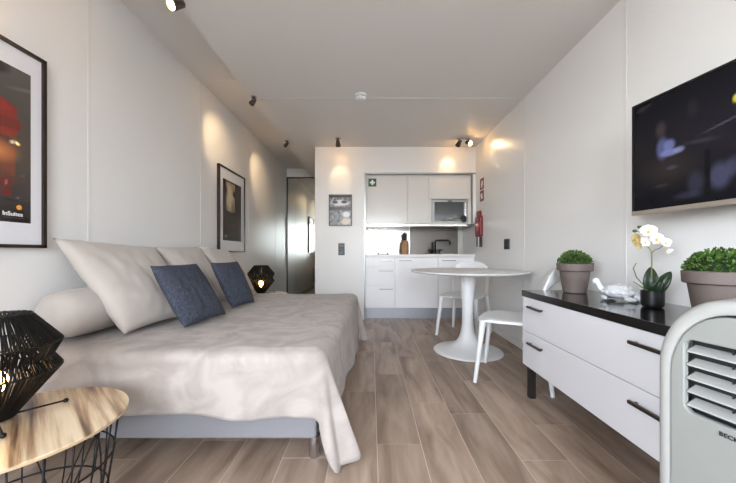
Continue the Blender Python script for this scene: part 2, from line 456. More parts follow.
# throw over the bed
def make_throw():
    X1, Y0, Y1 = -.198, 1.402, 3.445       # outer faces where the cloth hangs
    r = .055; top = .512
    PX, QX, SX = .40, .285, .30            # overhang: side, front, far end
    xi = X1-r; yi = Y0+r; yj = Y1-r
    xs = -1.675
    NA, NB = 150, 200
    La = (xi-xs)+PX+r*.57; Lb = QX+(yj-yi)+SX+r*1.14
    q0 = QX+r*.57; s0 = SX+r*.57
    def E(d):
        q = PI*r/2
        if d < q: return r*math.sin(d/r), r*(1-math.cos(d/r)), 0
        return r, r, d-q
    def fn(u, v):
        a = u*La; b = v*Lb
        fb = max(0, min(1, (b-q0)/(yj-yi))); fs_ = max(0, (fb-.88)/.12)
        p = a-(xi-xs)
        if p > 0: p *= 1+.22*fs_*fs_*(3-2*fs_)
        q = q0-b
        s = b-(q0+(yj-yi))
        x = xs+a; y = yi+(b-q0); z = top
        if q > 0 and True:
            q += 0.012*math.sin(a*5.1+1)*(q/q0)+.006*math.sin(a*13)*(q/q0)
        wr = .006*noise.noise(Vector((a*3.2, b*2.6, 1)))+.004*noise.noise(Vector((a*9, b*6, 5)))
        ridge = .003*max(0, 1-abs(noise.noise(Vector((a*2.2+3, b*1.8, 9))))*9)
        if p > 0 and (q > 0 or s > 0):
            qq = q if q > 0 else s
            rho = math.hypot(p, qq); ph = math.atan2(qq, p)
            if q > 0:
                lim = min((PX+r*.57)/max(math.cos(ph),1e-6), q0/max(math.sin(ph),1e-6))
                f_ = ph/(PI/2)
                want = .42+.11*min(1, f_/.35) if f_ < .75 else .53-.24*((f_-.75)/.25)**2.2
                rho *= want/lim if lim > 0 else 1
            o, dn, rest = E(rho)
            phn = ph/(PI/2)
            ph2 = (PI/2)*(phn**2.4)
            fl = .25 if q > 0 else .12
            fan = math.sin(PI*phn)
            o2 = o+rest*fl*fan+rest*.085*math.sin(phn*PI*5+.4)*fan
            tilt = math.sqrt(max(0, 1-(fl*fan)**2))
            z = top-dn-rest*tilt
            sgn = -1 if q > 0 else 1
            yy = yi if q > 0 else yj
            x = xi+o2*math.cos(ph2)+.05*rest; y = yy+sgn*o2*math.sin(ph2)
            if z < .012:
                ex = .012-z; z = .010+.004*math.sin(a*40)
                x += ex*.8*math.cos(ph2); y += sgn*ex*.4
        elif p > 0:
            o, dn, rest = E(p)
            wv = rest*(.08+.05*math.sin(b*5+.6)+.025*math.sin(b*15+2))
            x = xi+o+max(rest*.02, wv); z = top-dn-rest*.985
            z = max(z, .012)
        elif q > 0 or s > 0:
            qq = q if q > 0 else s
            o, dn, rest = E(qq)
            wv = rest*(.05+.045*math.sin(a*7+1)+.03*math.sin(a*19))
            y = (yi-o-max(wv, rest*.01)) if q > 0 else (yj+o+wv); z = top-dn-rest
        else:
            z += wr+ridge+.004
            if x < -1.3: z -= .003
        x += .055*fb*max(0, min(1, (a-.9)/(xi-xs-.9)))
        return (x+.96, y-2.43, z+(.3*wr if p <= 0 else 0))
    g = MB(); g.grid(NA, NB, fn)
    o = g.build('throw_blanket', M['throw'], smooth=True, solid=.004, loc=(-.96, 2.43, 0))
    tag(o, 'pale beige velour throw covering the bed and trailing to the floor at its corner', 'throw')
make_throw()

# pillows
def cushion(P00, P10, P11, P01, t, name, label, cat, m, group=None, pinch=.06, seed=0, N=36, wr=.006, k=.5, flange=0.0):
    P = [Vector(q) for q in (P00, P10, P11, P01)]
    cen = sum(P, Vector())/4
    nrm = (P[1]-P[0]).cross(P[3]-P[0]).normalized()
    g = MB()
    for side in (1, -1):
        def fn(a, b):
            u, v = 2*a-1, 2*b-1
            uu = u*(1-pinch*(1-v*v)); vv = v*(1-pinch*(1-u*u))
            A = (uu+1)/2; Bb = (vv+1)/2
            p = P[0]*(1-A)*(1-Bb)+P[1]*A*(1-Bb)+P[2]*A*Bb+P[3]*(1-A)*Bb
            h = max(0, (1-abs(u)**2.4))**k*max(0, (1-abs(v)**2.4))**k
            w_ = wr*noise.noise(Vector((u*2.4+seed, v*2.4, side*3)))*h + wr*.8*noise.noise(Vector((u*6+seed, v*3, side*3)))*h
            # creases running from the corners
            cr = wr*.45*max(0, 1-abs(noise.noise(Vector((u*1.6-v*1.2+seed, v*1.1+u, 7+side))))*8)*h
            return p-cen+nrm*side*(t/2*h+w_-cr)
        g.grid(N, N, fn)
    o = g.build(name, m, smooth=True, weld=True, loc=cen)
    return tag(o, label, cat, group)
PG = 'large beige pillows leaning on the left wall'
cushion((-1.29,1.63,.535), (-1.23,2.20,.535), (-1.60,2.30,1.00), (-1.665,1.63,1.04), .17, 'pillow',
        'large beige pillow nearest the camera, leaning on the wall over the bolster', 'pillow', M['sheet'], PG, seed=1, wr=.009, k=.42)
cushion((-1.33,2.40,.535), (-1.31,2.86,.535), (-1.62,2.90,1.02), (-1.63,2.35,1.005), .17, 'pillow',
        'middle large beige pillow, between the nearest and the farthest ones', 'pillow', M['sheet'], PG, seed=4, wr=.009, k=.42)
cushion((-1.33,3.00,.535), (-1.28,3.44,.535), (-1.60,3.47,.985), (-1.63,2.93,1.03), .16, 'pillow',
        'farthest large beige pillow, by the small lamp at the far end of the bed', 'pillow', M['sheet'], PG, seed=8, wr=.009, k=.42)
CG = 'denim blue cushions in front of the pillows'
cushion((-1.06,1.775,.535), (-1.00,2.15,.54), (-1.245,2.215,.885), (-1.275,1.80,.885), .12, 'cushion',
        'square denim blue cushion nearer the camera, propped on the nearest pillow', 'cushion', M['denim'], CG, seed=2, pinch=.035, k=.42, wr=.006)
cushion((-1.07,2.41,.535), (-1.00,2.68,.54), (-1.22,2.84,.885), (-1.255,2.44,.885), .11, 'cushion',
        'square denim blue cushion farther away, propped between two pillows', 'cushion', M['denim'], CG, seed=6, pinch=.035, k=.42, wr=.006)
# bolster along the wall
pr = [(0.001,0),(.05,.004),(.09,.018),(.115,.045),(.124,.09),(.127,.2),(.127,.5),(.124,.62),(.11,.67),(.06,.70),(.001,.705)]
g = MB().lathe(pr, 40, m=Matrix.Rotation(R(-90), 4, 'X'))
g.v = [(p[0]*1.08+.006*noise.noise(Vector(p)*9), p[1], p[2]*.98+.006*noise.noise(Vector(p)*8)) for p in g.v]
o = g.build('bolster', M['bolster'], smooth=True, loc=(-1.545, 1.50, .650))
tag(o, 'round beige bolster lying along the wall behind the nearest pillow', 'bolster')

# ------------------------------------------------------------------ pictures
def framed(name, label, cx, y0, y1, z0, z1, mat_w, fn, mb=None, nu=70, nv=100):
    """picture on the left wall"""
    t = thing(name, label, 'picture', (XL, (y0+y1)/2, z0))
    hw = (y1-y0)/2; hh = z1-z0; fw = .016; d = .032
    f = MB(); f.box(0.001, d, -hw, -hw+fw, 0, hh); f.box(0.001, d, hw-fw, hw, 0, hh); f.box(0.001, d, -hw, hw, 0, fw); f.box(0.001, d, -hw, hw, hh-fw, hh)
    f.build('frame', M['frame'], t)
    MB().box(.006, .019, -hw+fw, hw-fw, fw, hh-fw).build('mount', M['mat'], t)
    mw_, mb0, mt = mat_w
    painted('print', (.0195, -hw+fw+mw_, fw+mb0), (0, 2*(hw-fw-mw_), 0), (0,0, hh-2*fw-mb0-mt), nu, nv, fn, M['print'], t)
    return t
def art1(u, v):    # v up, u towards the far side
    c = mixc((50,44,42), (86,80,75), v)
    c = mixc(c, (136,128,120), .4*blob(u, v, .95, .88, .12, .012, .9, .2)); c = mixc(c, (24,24,22), .8*blob(u, v, .72, .97, .10, .04, .8))
    c = mixc(c, (132,38,32), bx(u, v, .1, .895, .545, .745)); c = mixc(c, (140,44,38), blob(u, v, .5, .735, .36, .065, .15))
    c = mixc(c, (112,32,28), bx(u, v, .1, .915, .60, .665)); c = mixc(c, (84,40,34), bx(u, v, .2, .84, .505, .545))
    c = mixc(c, (120,58,42), bx(u, v, .1, .885, .30, .48)*.9); c = mixc(c, (110,50,38), blob(u, v, .5, .47, .37, .05, .3)); c = mixc(c, (92,52,42), blob(u, v, .5, .28, .38, .06, .5))
    c = mixc(c, (206,128,72), .85*blob(u, v, .70, .44, .16, .06, 1.1))
    c = mixc(c, (255,226,180), blob(u, v, .86, .515, .018, .010, .8))
    c = mixc(c, (104,30,26), bx(u, v, .785, .845, .22, .275)); c = mixc(c, (104,30,26), bx(u, v, .785, .845, .165, .205)); c = mixc(c, (150,110,100), bx(u, v, .805, .825, .235, .265))
    c = mixc(c, (120,120,130), .7*blob(u, v, .90, .16, .012, .008, .8)); c = mixc(c, (100,100,100), .6*blob(u, v, .94, .31, .012, .006, .8))
    c = mixc(c, (34,31,31), max(0, .16-v)*8)
    return c
p1 = framed('framed_poster', 'tall framed poster with a red lantern print and white lettering, above the near lamp', XL, .915, 1.607, .985, 1.945, (.05,.104,.094), art1)
tm = Matrix.Translation((.0206, .160, .150)) @ Matrix(((0,0,1,0),(1,0,0,0),(0,1,0,0),(0,0,0,1)))
# print runs from y=-.249 to +.249 ; lettering in its lower far corner
text_mesh('lettering', 'InSuites', .027, M['whiteink'], p1, tm, bold=.0004)
MB().lathe([(.012,0),(.012,.001)], 24, m=Matrix.Rotation(R(90), 4, 'Y'), c=(.0203, .228, .192)).build('logo_mark', M['orangeink'], p1)
MB().box(.0203, .0206, .165, .25, .140, .1415).build('lettering_rule', mat('grey_ink', (110,108,106), rough=.5), p1)

def art2(u, v):
    c = (36,29,26)
    nz = noise.noise(Vector((u*5, v*7, 3)))
    c = mixc(c, (186,166,130), (bx(u, v, .16, .62, .50, .97))*(.75+.4*nz))
    c = mixc(c, (216,204,178), .8*blob(u, v, .36, .70, .17, .22, .9)); c = mixc(c, (120,104,84), .6*blob(u, v, .50, .56, .08, .10, 1))
    c = mixc(c, (40,32,28), .9*blob(u, v, .10, .84, .10, .07, .6)); c = mixc(c, (44,34,28), .9*blob(u, v, .58, .80, .06, .05, .6))
    c = mixc(c, (84,66,58), .8*bx(u, v, .66, .96, .52, .90)*(.5+nz)); c = mixc(c, (64,48,42), .8*bx(u, v, .05, .5, .10, .44)*(.6+nz))
    c = mixc(c, (120,40,36), .8*blob(u, v, .62, .26, .10, .07, 1)); c = mixc(c, (190,180,170), .7*blob(u, v, .14, .07, .07, .025, .7))
    c = mixc(c, (26,22,20), bx(u, v, .0, 1, .445, .475))
    return c
framed('framed_poster', 'tall framed poster with a pale figure on black, above the farthest pillow', XL, 3.44, 4.14, .97, 1.95, (.085,.12,.12), art2)
# small picture on the kitchen wall
t = thing('framed_photograph', 'small framed black and white photograph on the wall left of the kitchen', 'picture', (-.44, YB, 1.35))
f = MB(); f.box(-.166,-.154,-.02,-.001,0,.45); f.box(.154,.166,-.02,-.001,0,.45); f.box(-.166,.166,-.02,-.001,0,.012); f.box(-.166,.166,-.02,-.001,.438,.45)
f.build('frame', mat('charcoal_frame', (70,62,54), rough=.4), t)
def art3(u, v):
    nz = noise.noise(Vector((u*9, v*9, 2)))*60+noise.noise(Vector((u*22, v*18, 5)))*50
    c = (110+nz, 110+nz, 116+nz)
    c = mixc(c, (226,226,230), .8*blob(u, v, .5, .75, .42, .10, .4))
    c = mixc(c, (40,40,44), blob(u, v, .25, .77, .12, .05, .4)); c = mixc(c, (60,60,64), blob(u, v, .68, .78, .14, .05, .4))
    c = mixc(c, (46,44,44), bx(u, v, 0, 1, .50, .60)); c = mixc(c, (50,48,50), bx(u, v, 0, 1, .93, 1))
    c = mixc(c, (36,38,44), bx(u, v, .02, .36, .02, .14)); c = mixc(c, (40,40,44), bx(u, v, .42, .46, .0, .5))
    c = mixc(c, (196,178,152), blob(u, v, .75, .12, .2, .12, .5)); c = mixc(c, (232,232,236), blob(u, v, .78, .36, .18, .1, .5))
    return c
painted('print', (-.154, -.012, .012), (.308,0,0), (0,0,.426), 60, 80, art3, M['print'], t)
MB().box(-.155,.155,-.0115,-.003,.011,.439).build('backing', M['black'], t)

# ------------------------------------------------------------------ switches and signs
t = thing('light_switch', 'tall dark switch plate with three keys below the small photograph', 'light switch', (-.425, YB, .93))
MB().box(-.045,.045,-.012,-.001,0,.17).build('plate', M['swdark'], t, bevel=.003)
for k in range(3): MB().box(-.033,.033,-.016,-.011,.012+.05*k,.054+.05*k).build('key', M['swlight'] if k != 1 else mat('switch_key_mid', (44,56,64), rough=.3), t, bevel=.002)
t = thing('light_switch', 'small black switch on the right wall above the round table', 'light switch', (XR, 3.455, 1.0))
MB().box(-.014,-.001,-.062,.062,0,.115).build('plate', M['black'], t, bevel=.004)
MB().box(-.018,-.012,-.04,.04,.015,.10).build('key', M['swdark'], t, bevel=.002)

t = thing('first_aid_sign', 'green sign with a white cross on the left upper kitchen door', 'sign', (.02, 4.5415, 1.985))
MB().box(-.058,.058,-.0025,0,-.058,.058).build('plate', M['green'], t)
g = MB(); g.box(-.012,.012,-.0035,-.0024,-.036,.036); g.box(-.036,.036,-.0037,-.0024,-.012,.012); g.build('cross', M['whiteink'], t)
for i, (z0, z1) in enumerate(((1.825,1.975), (1.665,1.81))):
    t = thing('safety_sign', 'upper red safety sign with an extinguisher symbol, higher of the two on the right wall' if i == 0 else 'lower red safety sign, right above the red fire blanket pouch', 'sign', (XR, 4.245, z0), group='red safety signs on the right wall')
    MB().box(-.003,-.0005,-.072,.072,0,z1-z0).build('plate', M['redsign'], t)
    g = MB()
    if i == 0: g.box(-.0042,-.0028,-.02,.02,.025,.095); g.box(-.0042,-.0028,-.03,.01,.10,.115); g.box(-.0042,-.0028,-.045,-.03,.05,.11)
    else: g.prism([(-.035,.03),(.03,.03),(.0,.11),(-.02,.11)], 'x', -.0042, -.0028); g.box(-.0042,-.0028,.025,.045,.06,.11)
    g.build('symbol', M['whiteink'], t)
t = thing('fire_blanket', 'red fire blanket pouch with black and white pull tapes on the right wall', 'fire blanket', (XR, 4.30, 1.04))
prof = [(-.10,.16),(-.085,.145),(.09,.145),(.105,.165),(.105,.40),(.075,.425),(.06,.43),(.055,.50),(-.045,.50),(-.05,.43),(-.08,.42),(-.10,.39)]
MB().prism(prof, 'x', -.042, -.0008).build('pouch', M['red'], t, bevel=.012, seg=3)
MB().box(-.047,-.042,-.05,.05,.22,.34).build('pouch_label', mat('label_pink', (190,90,90), rough=.4), t, bevel=.001)
MB().box(-.03,-.012,-.085,-.03,.0,.143).build('pull_tape', M['black'], t, bevel=.002)
MB().box(-.03,-.012,-.01,.03,.0,.143).build('pull_tape', M['whiteink'], t, bevel=.002)
MB().box(-.03,-.012,.04,.085,.01,.143).build('pull_tape', M['black'], t, bevel=.002)

# smoke detector
t = thing('smoke_detector', 'round white smoke detector on the ceiling', 'smoke detector', (-.10, 3.02, H))
MB().lathe([(.058,-.001),(.060,-.012),(.052,-.02)], 32).build('base', M['plastic'], t, smooth=True, auto=40)
MB().lathe([(.046,-.021),(.046,-.026)], 32).build('sensor_slot', M['swdark'], t)
MB().lathe([(.050,-.027),(.048,-.040),(.034,-.050),(.001,-.052)], 32).build('cover', M['plastic'], t, smooth=True, auto=50)


# ------------------------------------------------------------------ ceiling spotlights
WARM = (1.0, .72, .42)
def spot(loc, targets, label, lit, power, name='ceiling_spotlight', cone=50, sc=1.0):
    t = thing(name, label, 'spotlight', loc, group='warm spotlights under the ceiling'); t.scale = (sc,sc,sc)
    n_ = len(targets)
    if n_ == 1: MB().lathe([(.038,-.001),(.038,-.012),(.030,-.018),(.001,-.018)], 24).build('mounting_plate', M['chrome'], t, smooth=True, auto=40)
    else: MB().box(-.09,.09,-.022,.022,-.018,-.001).build('mounting_plate', M['chrome'], t, bevel=.004)
    for i, tg in enumerate(targets):
        ox = 0 if n_ == 1 else (-.06+.12*i)
        pv = Vector((ox, 0, -.062)); d = (Vector(tg)-Vector(loc)-pv).normalized()
        MB().tube([(ox,0,-.018),(ox,0,-.05)], .008, 10).build('arm', M['bronze'], t, smooth=True)
        q = d.to_track_quat('-Z', 'Y').to_matrix().to_4x4()
        MB().lathe([(.014,.045),(.022,.038),(.026,.01),(.033,-.03),(.035,-.045),(.031,-.045),(.028,-.03)], 24, m=q, c=pv).build('lamp_head', M['bronze'], t, smooth=True, auto=50)
        MB().lathe([(.0005,-.056),(.014,-.053),(.024,-.046),(.027,-.036),(.0005,-.030)], 20, m=q, c=pv).build('bulb', M['warm'], t, smooth=True)
        ld = bpy.data.lights.new('spot_beam', 'SPOT'); ld.energy = power; ld.color = WARM; ld.spot_size = R(cone); ld.spot_blend = .9; ld.shadow_soft_size = .02
        lo = bpy.data.objects.new('spot_beam', ld); COL.objects.link(lo); lo.parent = t
        lo.location = pv+d*.07; lo.rotation_euler = d.to_track_quat('-Z', 'Y').to_euler()
xe = XE-.0
spot((xe+.042,1.84,H), [(-1.35,1.52,2.15)], 'lit spotlight nearest the camera at the edge of the raised ceiling strip', True, 3, sc=1)
spot((xe+.035,3.05,H), [(-1.7,3.45,2.15)], 'small spotlight near the ceiling joint, second along the raised strip', True, 9, sc=.8, cone=66)
spot((xe+.035,4.25,H), [(-1.7,4.70,2.10)], 'farthest spotlight along the raised strip, towards the mirror', True, 9, sc=.8, cone=66)
spot((-.44,4.16,H), [(-.44,4.5,2.05)], 'single spotlight above the small framed photograph', True, 3)
spot((1.235,4.16,H), [(1.10,4.5,2.20),(1.51,3.80,2.20)], 'twin spotlight above the kitchen near the right wall', True, 2.6)

# ------------------------------------------------------------------ kitchen
KY = 4.56
def front(x0, x1, z0, z1, nm, parent, m='kitchen', y0=KY-.018, y1=KY):
    return MB().box(x0+.0015, x1-.0015, y0, y1, z0+.0015, z1-.0015).build(nm, M[m], parent, bevel=.0015)
def bar(x0, x1, z, parent, y=KY-.018):
    g = MB(); g.box(x0, x1, y-.022, y-.014, z-.006, z+.006); g.box(x0+.01, x0+.02, y-.015, y+.001, z-.004, z+.004); g.box(x1-.02, x1-.01, y-.015, y+.001, z-.004, z+.004)
    return g.build('handle', M['alu'], parent, bevel=.002)
x366, x407, x428, x471 = XN+.016, .535, .842, 1.455
def kthing(nm, lb, cat, grp=None): return thing(nm, lb, cat, (0,0,0), 0, grp)
UG = 'white upper kitchen cabinets'
a = kthing('wall_cabinet', 'wide white glossy upper cabinet carrying the green cross sign', 'cabinet', UG)
MB().box(x366, x407-.001, KY+.001, YK-.002, 1.39, 2.09).build('body', M['kitchen'], a)
front(x366, x407, 1.384, 2.093, 'door', a)
a = kthing('wall_cabinet', 'narrow white upper cabinet between the wide one and the microwave', 'cabinet', UG)
MB().box(x407+.001, x428-.001, KY+.001, YK-.002, 1.39, 2.09).build('body', M['kitchen'], a); front(x407, x428, 1.384, 2.093, 'door', a)
a = kthing('wall_cabinet', 'white upper cabinet with flap door and open bay around the microwave', 'cabinet', UG)
g = MB(); g.box(x428+.001, x471, KY+.001, YK-.002, 1.745, 2.09); g.box(x428+.001, x428+.04, KY-.016, YK-.002, 1.384, 1.745); g.box(x471-.04, x471, KY-.016, YK-.002, 1.384, 1.745)
g.box(x428+.04, x471-.04, KY-.016, YK-.002, 1.384, 1.40); g.box(x428+.04, x471-.04, YK-.03, YK-.002, 1.40, 1.745)
g.build('body', M['kitchen'], a)
front(x428, x471, 1.75, 2.093, 'flap_door', a)
a = kthing('light_rail', 'slim metal strip under the upper kitchen cabinets', 'light rail')
MB().box(x366, x471, KY+.02, YK-.002, 1.355, 1.3835).build('rail', mat('satin_metal', (196,194,190), rough=.2, metal=.9), a)
# microwave
a = thing('microwave', 'built-in microwave with dark glass door and black knob', 'microwave', (1.15, KY, 1.40))
MB().box(-.262,.262,.0,.40,.001,.335).build('body', M['alu'], a)
g = MB(); g.box(-.262,-.225,-.014,-.001,.004,.33); g.box(.205,.262,-.014,-.001,.004,.33); g.box(-.225,.205,-.014,-.001,.004,.022); g.box(-.225,.205,-.014,-.001,.305,.33)
g.build('front_frame', mat('microwave_frame', (150,150,148), rough=.3, metal=.5), a)
dk = MB().box(-.224,.204,-.012,-.002,.023,.304).build('door', M['glassblack'], a)
MB().box(.212,.222,-.04,-.014,.05,.28).build('handle', M['chrome'], a, bevel=.003)
MB().tube([(.20,-.04,.055),(.20,-.014,.055)], [.052,.052], 24, flat=.75).build('knob', M['black'], a, bevel=.006)
MB().tube([(-.12,-.03,.045),(.15,-.035,.07)], .006, 8).build('door_bar', M['chrome'], a, smooth=True)
MB().box(-.03,.03,-.018,-.012,.306,.325).build('latch', M['black'], a, bevel=.003)
# worktop with sink and hob
a = kthing('worktop', 'white kitchen worktop running under the steel splashback', 'worktop')
MB().box(XN+.002, XR-.002, YB+.02, YK-.008, .90, .94).build('slab', M['worktop'], a, bevel=.004)
a = kthing('splashback', 'stainless steel splashback in two sheets behind the worktop', 'splashback')
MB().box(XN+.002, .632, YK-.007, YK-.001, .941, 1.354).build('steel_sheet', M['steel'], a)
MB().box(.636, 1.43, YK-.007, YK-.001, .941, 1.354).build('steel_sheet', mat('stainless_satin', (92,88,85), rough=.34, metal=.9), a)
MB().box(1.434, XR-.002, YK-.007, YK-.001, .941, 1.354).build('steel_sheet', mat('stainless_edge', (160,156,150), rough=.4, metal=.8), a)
MB().box(.630, .638, YK-.010, YK-.006, .941, 1.354).build('joint_strip', M['chrome'], a)
a = thing('hob', 'flat black two-ring hob set in the left of the worktop', 'hob', (.19, 4.84, .9405))
MB().box(-.14,.14,-.24,.24,.0002,.006).build('glass_plate', M['blacktop'], a, bevel=.002)
for y in (-.11,.12):
    MB().lathe([(.085,.006),(.085,.0065),(.08,.0065),(.08,.006)], 32, (0,y,0)).build('ring', M['alu'], a)
for x in (-.07,.08):
    MB().lathe([(.018,.006),(.017,.022),(.012,.025),(.001,.025)], 20, (x,.20,0)).build('knob', M['black'], a, smooth=True, auto=40)
# faucet
a = thing('faucet', 'black two-handled kitchen tap with a square spout', 'tap', (1.03, 5.00, .9402))
MB().box(-.09,.09,-.02,.02,.0,.02).build('base', M['black'], a, bevel=.004)
MB().tube([(.0,0,.02),(0,0,.205),(.02,0,.225),(.20,-.03,.225),(.225,-.035,.205),(.225,-.035,.15)], .013, 12).build('spout', M['black'], a, smooth=True)
MB().tube([(-.045,0,.02),(-.045,0,.19)], .015, 12).build('sprayer', M['black'], a, smooth=True)
for s in (-1, 1):
    h = MB(); h.tube([(s*.07-.0,-.0,.02),(s*.07,0,.06)], .014, 12); h.tube([(s*.07-.05,-.01,.07),(s*.07+.05,-.01,.07)], .009, 10); h.build('handle', M['black'], a, smooth=True)
a = thing('kitchen_sink', 'steel sink rim set in the worktop in front of the black tap', 'sink', (1.05, 4.78, .9402))
g = MB(); g.box(-.21,.21,-.17,-.155,0,.004); g.box(-.21,.21,.155,.17,0,.004); g.box(-.21,-.195,-.155,.155,0,.004); g.box(.195,.21,-.155,.155,0,.004); g.box(-.195,.195,-.155,.155,0,.0015)
g.build('rim', M['chrome'], a)
# knife block
a = thing('knife_block', 'rounded wooden knife block with black handles on the worktop', 'knife block', (.535, 4.95, .9402))
MB().lathe([(.058,0),(.064,.02),(.066,.10),(.060,.17),(.045,.215),(.040,.22),(.001,.22)], 28, sx=1, sy=.8).build('block', M['knife'], a, smooth=True, auto=50)
for x, y, h in ((-.02,-.012,.335),(.0,.0,.35),(.02,-.01,.33),(.008,.018,.32)):
    MB().tube([(x,y,.22),(x*1.1,y,h)], [.010,.0125], 8).build('knife_handle', M['black'], a, smooth=True, auto=50)
# base cabinets
LG = 'white kitchen base units'
xa, xb, xc_ = XN+.004, .348, .972
a = kthing('base_cabinet', 'white kitchen base unit with three stacked drawers', 'cabinet', LG)
MB().box(xa, xb-.001, KY+.001, YK-.01, .16, .899).build('body', M['base_unit'], a)
for z0, z1, hz in ((.16,.487,.435),(.487,.767,.70),(.767,.895,.845)):
    d = front(xa, xb, z0, z1, 'drawer', a, 'base_unit'); bar(xb-.23, xb-.03, hz, d)
a = kthing('base_cabinet', 'white kitchen base unit with one wide plain door beside the drawers', 'cabinet', LG)
MB().box(xb+.001, xc_-.001, KY+.001, YK-.01, .16, .899).build('body', M['base_unit'], a)
d = front(xb, xc_, .16, .895, 'door', a, 'base_unit'); bar(xb+.06, xb+.24, .85, d)
a = kthing('base_cabinet', 'white kitchen base unit at the right wall, partly behind the round table', 'cabinet', LG)
MB().box(xc_+.001, XR-.004, KY+.001, YK-.01, .16, .899).build('body', M['base_unit'], a)
d = front(xc_+.006, XR-.006, .16, .895, 'door', a, 'base_unit'); bar(xc_+.06, xc_+.26, .85, d)
a = kthing('plinth', 'blue-grey metal plinth under the kitchen base units', 'plinth')
MB().box(XN+.004, XR-.002, KY+.02, KY+.04, .001, .158).build('panel', M['kick'], a)

# ------------------------------------------------------------------ round pedestal table
t = thing('pedestal_table', 'round white table on a trumpet-shaped pedestal foot', 'table', (.948, 3.06, 0))
MB().lathe([(.001,.742),(.20,.745),(.45,.760),(.532,.770),(.553,.778),(.557,.785),(.553,.789),(.54,.790),(.001,.790)], 96).build('tabletop', M['plastic'], t, smooth=True, auto=50)
pf = [(.325,0.001),(.328,.005),(.322,.012),(.29,.020),(.24,.030),(.19,.044),(.145,.064),(.11,.092),(.085,.13),(.068,.18),(.056,.26),(.052,.36),(.056,.48),(.066,.60),(.08,.70),(.088,.741)]
MB().lathe(pf, 72).build('pedestal', M['plastic'], t, smooth=True, auto=60)

# ------------------------------------------------------------------ chairs
def make_chair(label):
    t = thing('dining_chair', label, 'chair', (0,0,0), 0, 'white moulded dining chairs')
    # seat; front is +y, feet at (+-.24, +-.25)
    zt = .480
    def seat_fn(top):
        def fn(a, b):
            u, v = 2*a-1, 2*b-1
            n_ = 5.0
            rr = max(abs(u), abs(v)); l = (abs(u)**n_+abs(v)**n_)**(1/n_) or 1
            k = rr/l if l > 1e-9 else 1
            x = u*k*.228; y = v*k*.236+.010
            x *= (1.0+.05*v)
            d = math.hypot(u, v)
            dish = -.014*max(0, 1-(d/.95)**2)
            edge = .010*max(0, rr-.8)/.2
            z = zt+dish-edge**1 - (.012*max(0, v-.6)/.4) if top else zt-.034+edge*.6
            return (x, y, z)
        return fn
    g = MB(); g.grid(24, 24, seat_fn(True)); g.grid(24, 24, seat_fn(False))
    # rim wall
    n_ = 24; base = (n_+1)*(n_+1)
    ring = [i for i in range(n_+1)]+[(j*(n_+1)+n_) for j in range(1, n_+1)]+[(n_*(n_+1)+i) for i in range(n_-1, -1, -1)]+[(j*(n_+1)) for j in range(n_-1, 0, -1)]
    for i in range(len(ring)):
        p, q = ring[i], ring[(i+1) % len(ring)]; g.f.append((p, q, q+base, p+base))
    g.build('seat', M['plastic'], t, smooth=True, auto=50)
    for sx in (-1, 1):
        for sy in (-1, 1):
            top = Vector((sx*.197, sy*.200, .456)); mid = Vector((sx*.212, sy*.216, .30)); foot = Vector((sx*.24, sy*.25, .001))
            MB().tube([top, top*.6+mid*.4, mid, foot], [.031,.027,.023,.016], 10, flat=.85).build('leg', M['plastic'], t, smooth=True, auto=60)
    # back: posts flowing into a wide curved band
    pts = []
    half = [(-.198,-.175,.458,.024),(-.208,-.176,.53,.021),(-.213,-.181,.60,.021),(-.213,-.196,.68,.026),(-.200,-.222,.745,.036),(-.165,-.250,.785,.046),(-.11,-.270,.800,.050),(-.05,-.280,.805,.052),(0,-.282,.806,.052)]
    full = half+[(-x, y, z, w_) for x, y, z, w_ in reversed(half[:-1])]
    g = MB(); seg = 12; vs = []; fs = []
    for i, (x, y, z, w_) in enumerate(full):
        a = Vector(full[max(i-1,0)][:3]); b = Vector(full[min(i+1,len(full)-1)][:3]); tt = (b-a).normalized()
        nrm = Vector((x*1.2, -1, .12)).normalized() if True else None   # outward normal of the band
        nrm = (nrm-tt*nrm.dot(tt)).normalized(); wd = tt.cross(nrm)
        for k in range(seg):
            an = 2*PI*k/seg
            cx_ = math.copysign(abs(math.cos(an))**.6, math.cos(an)); sy_ = math.copysign(abs(math.sin(an))**.8, math.sin(an))
            vs.append(Vector((x,y,z))+wd*cx_*w_+nrm*sy_*.0105)
    m_ = len(full)
    for i in range(m_-1):
        for k in range(seg):
            k2 = (k+1) % seg; fs.append((i*seg+k, i*seg+k2, (i+1)*seg+k2, (i+1)*seg+k))
    fs += [tuple(range(seg)), tuple((m_-1)*seg+k for k in range(seg))]
    g.add(vs, fs); g.build('backrest', M['plastic'], t, smooth=True, sub=1)
    return t
ch = make_chair('white moulded chair this side of the table, half hidden by the sideboard')
def face(o, cx, cy, fx, fy):
    o.location = (cx, cy, 0); o.rotation_euler = (0,0,math.atan2(fy, fx)-PI/2)
c2 = copy_tree(ch)
face(ch, 1.105, 2.405, -.876, .48)
tag(c2, 'white moulded chair beyond the table, in front of the kitchen units', 'chair')
face(c2, 1.105, 3.70, -.60, -.80)

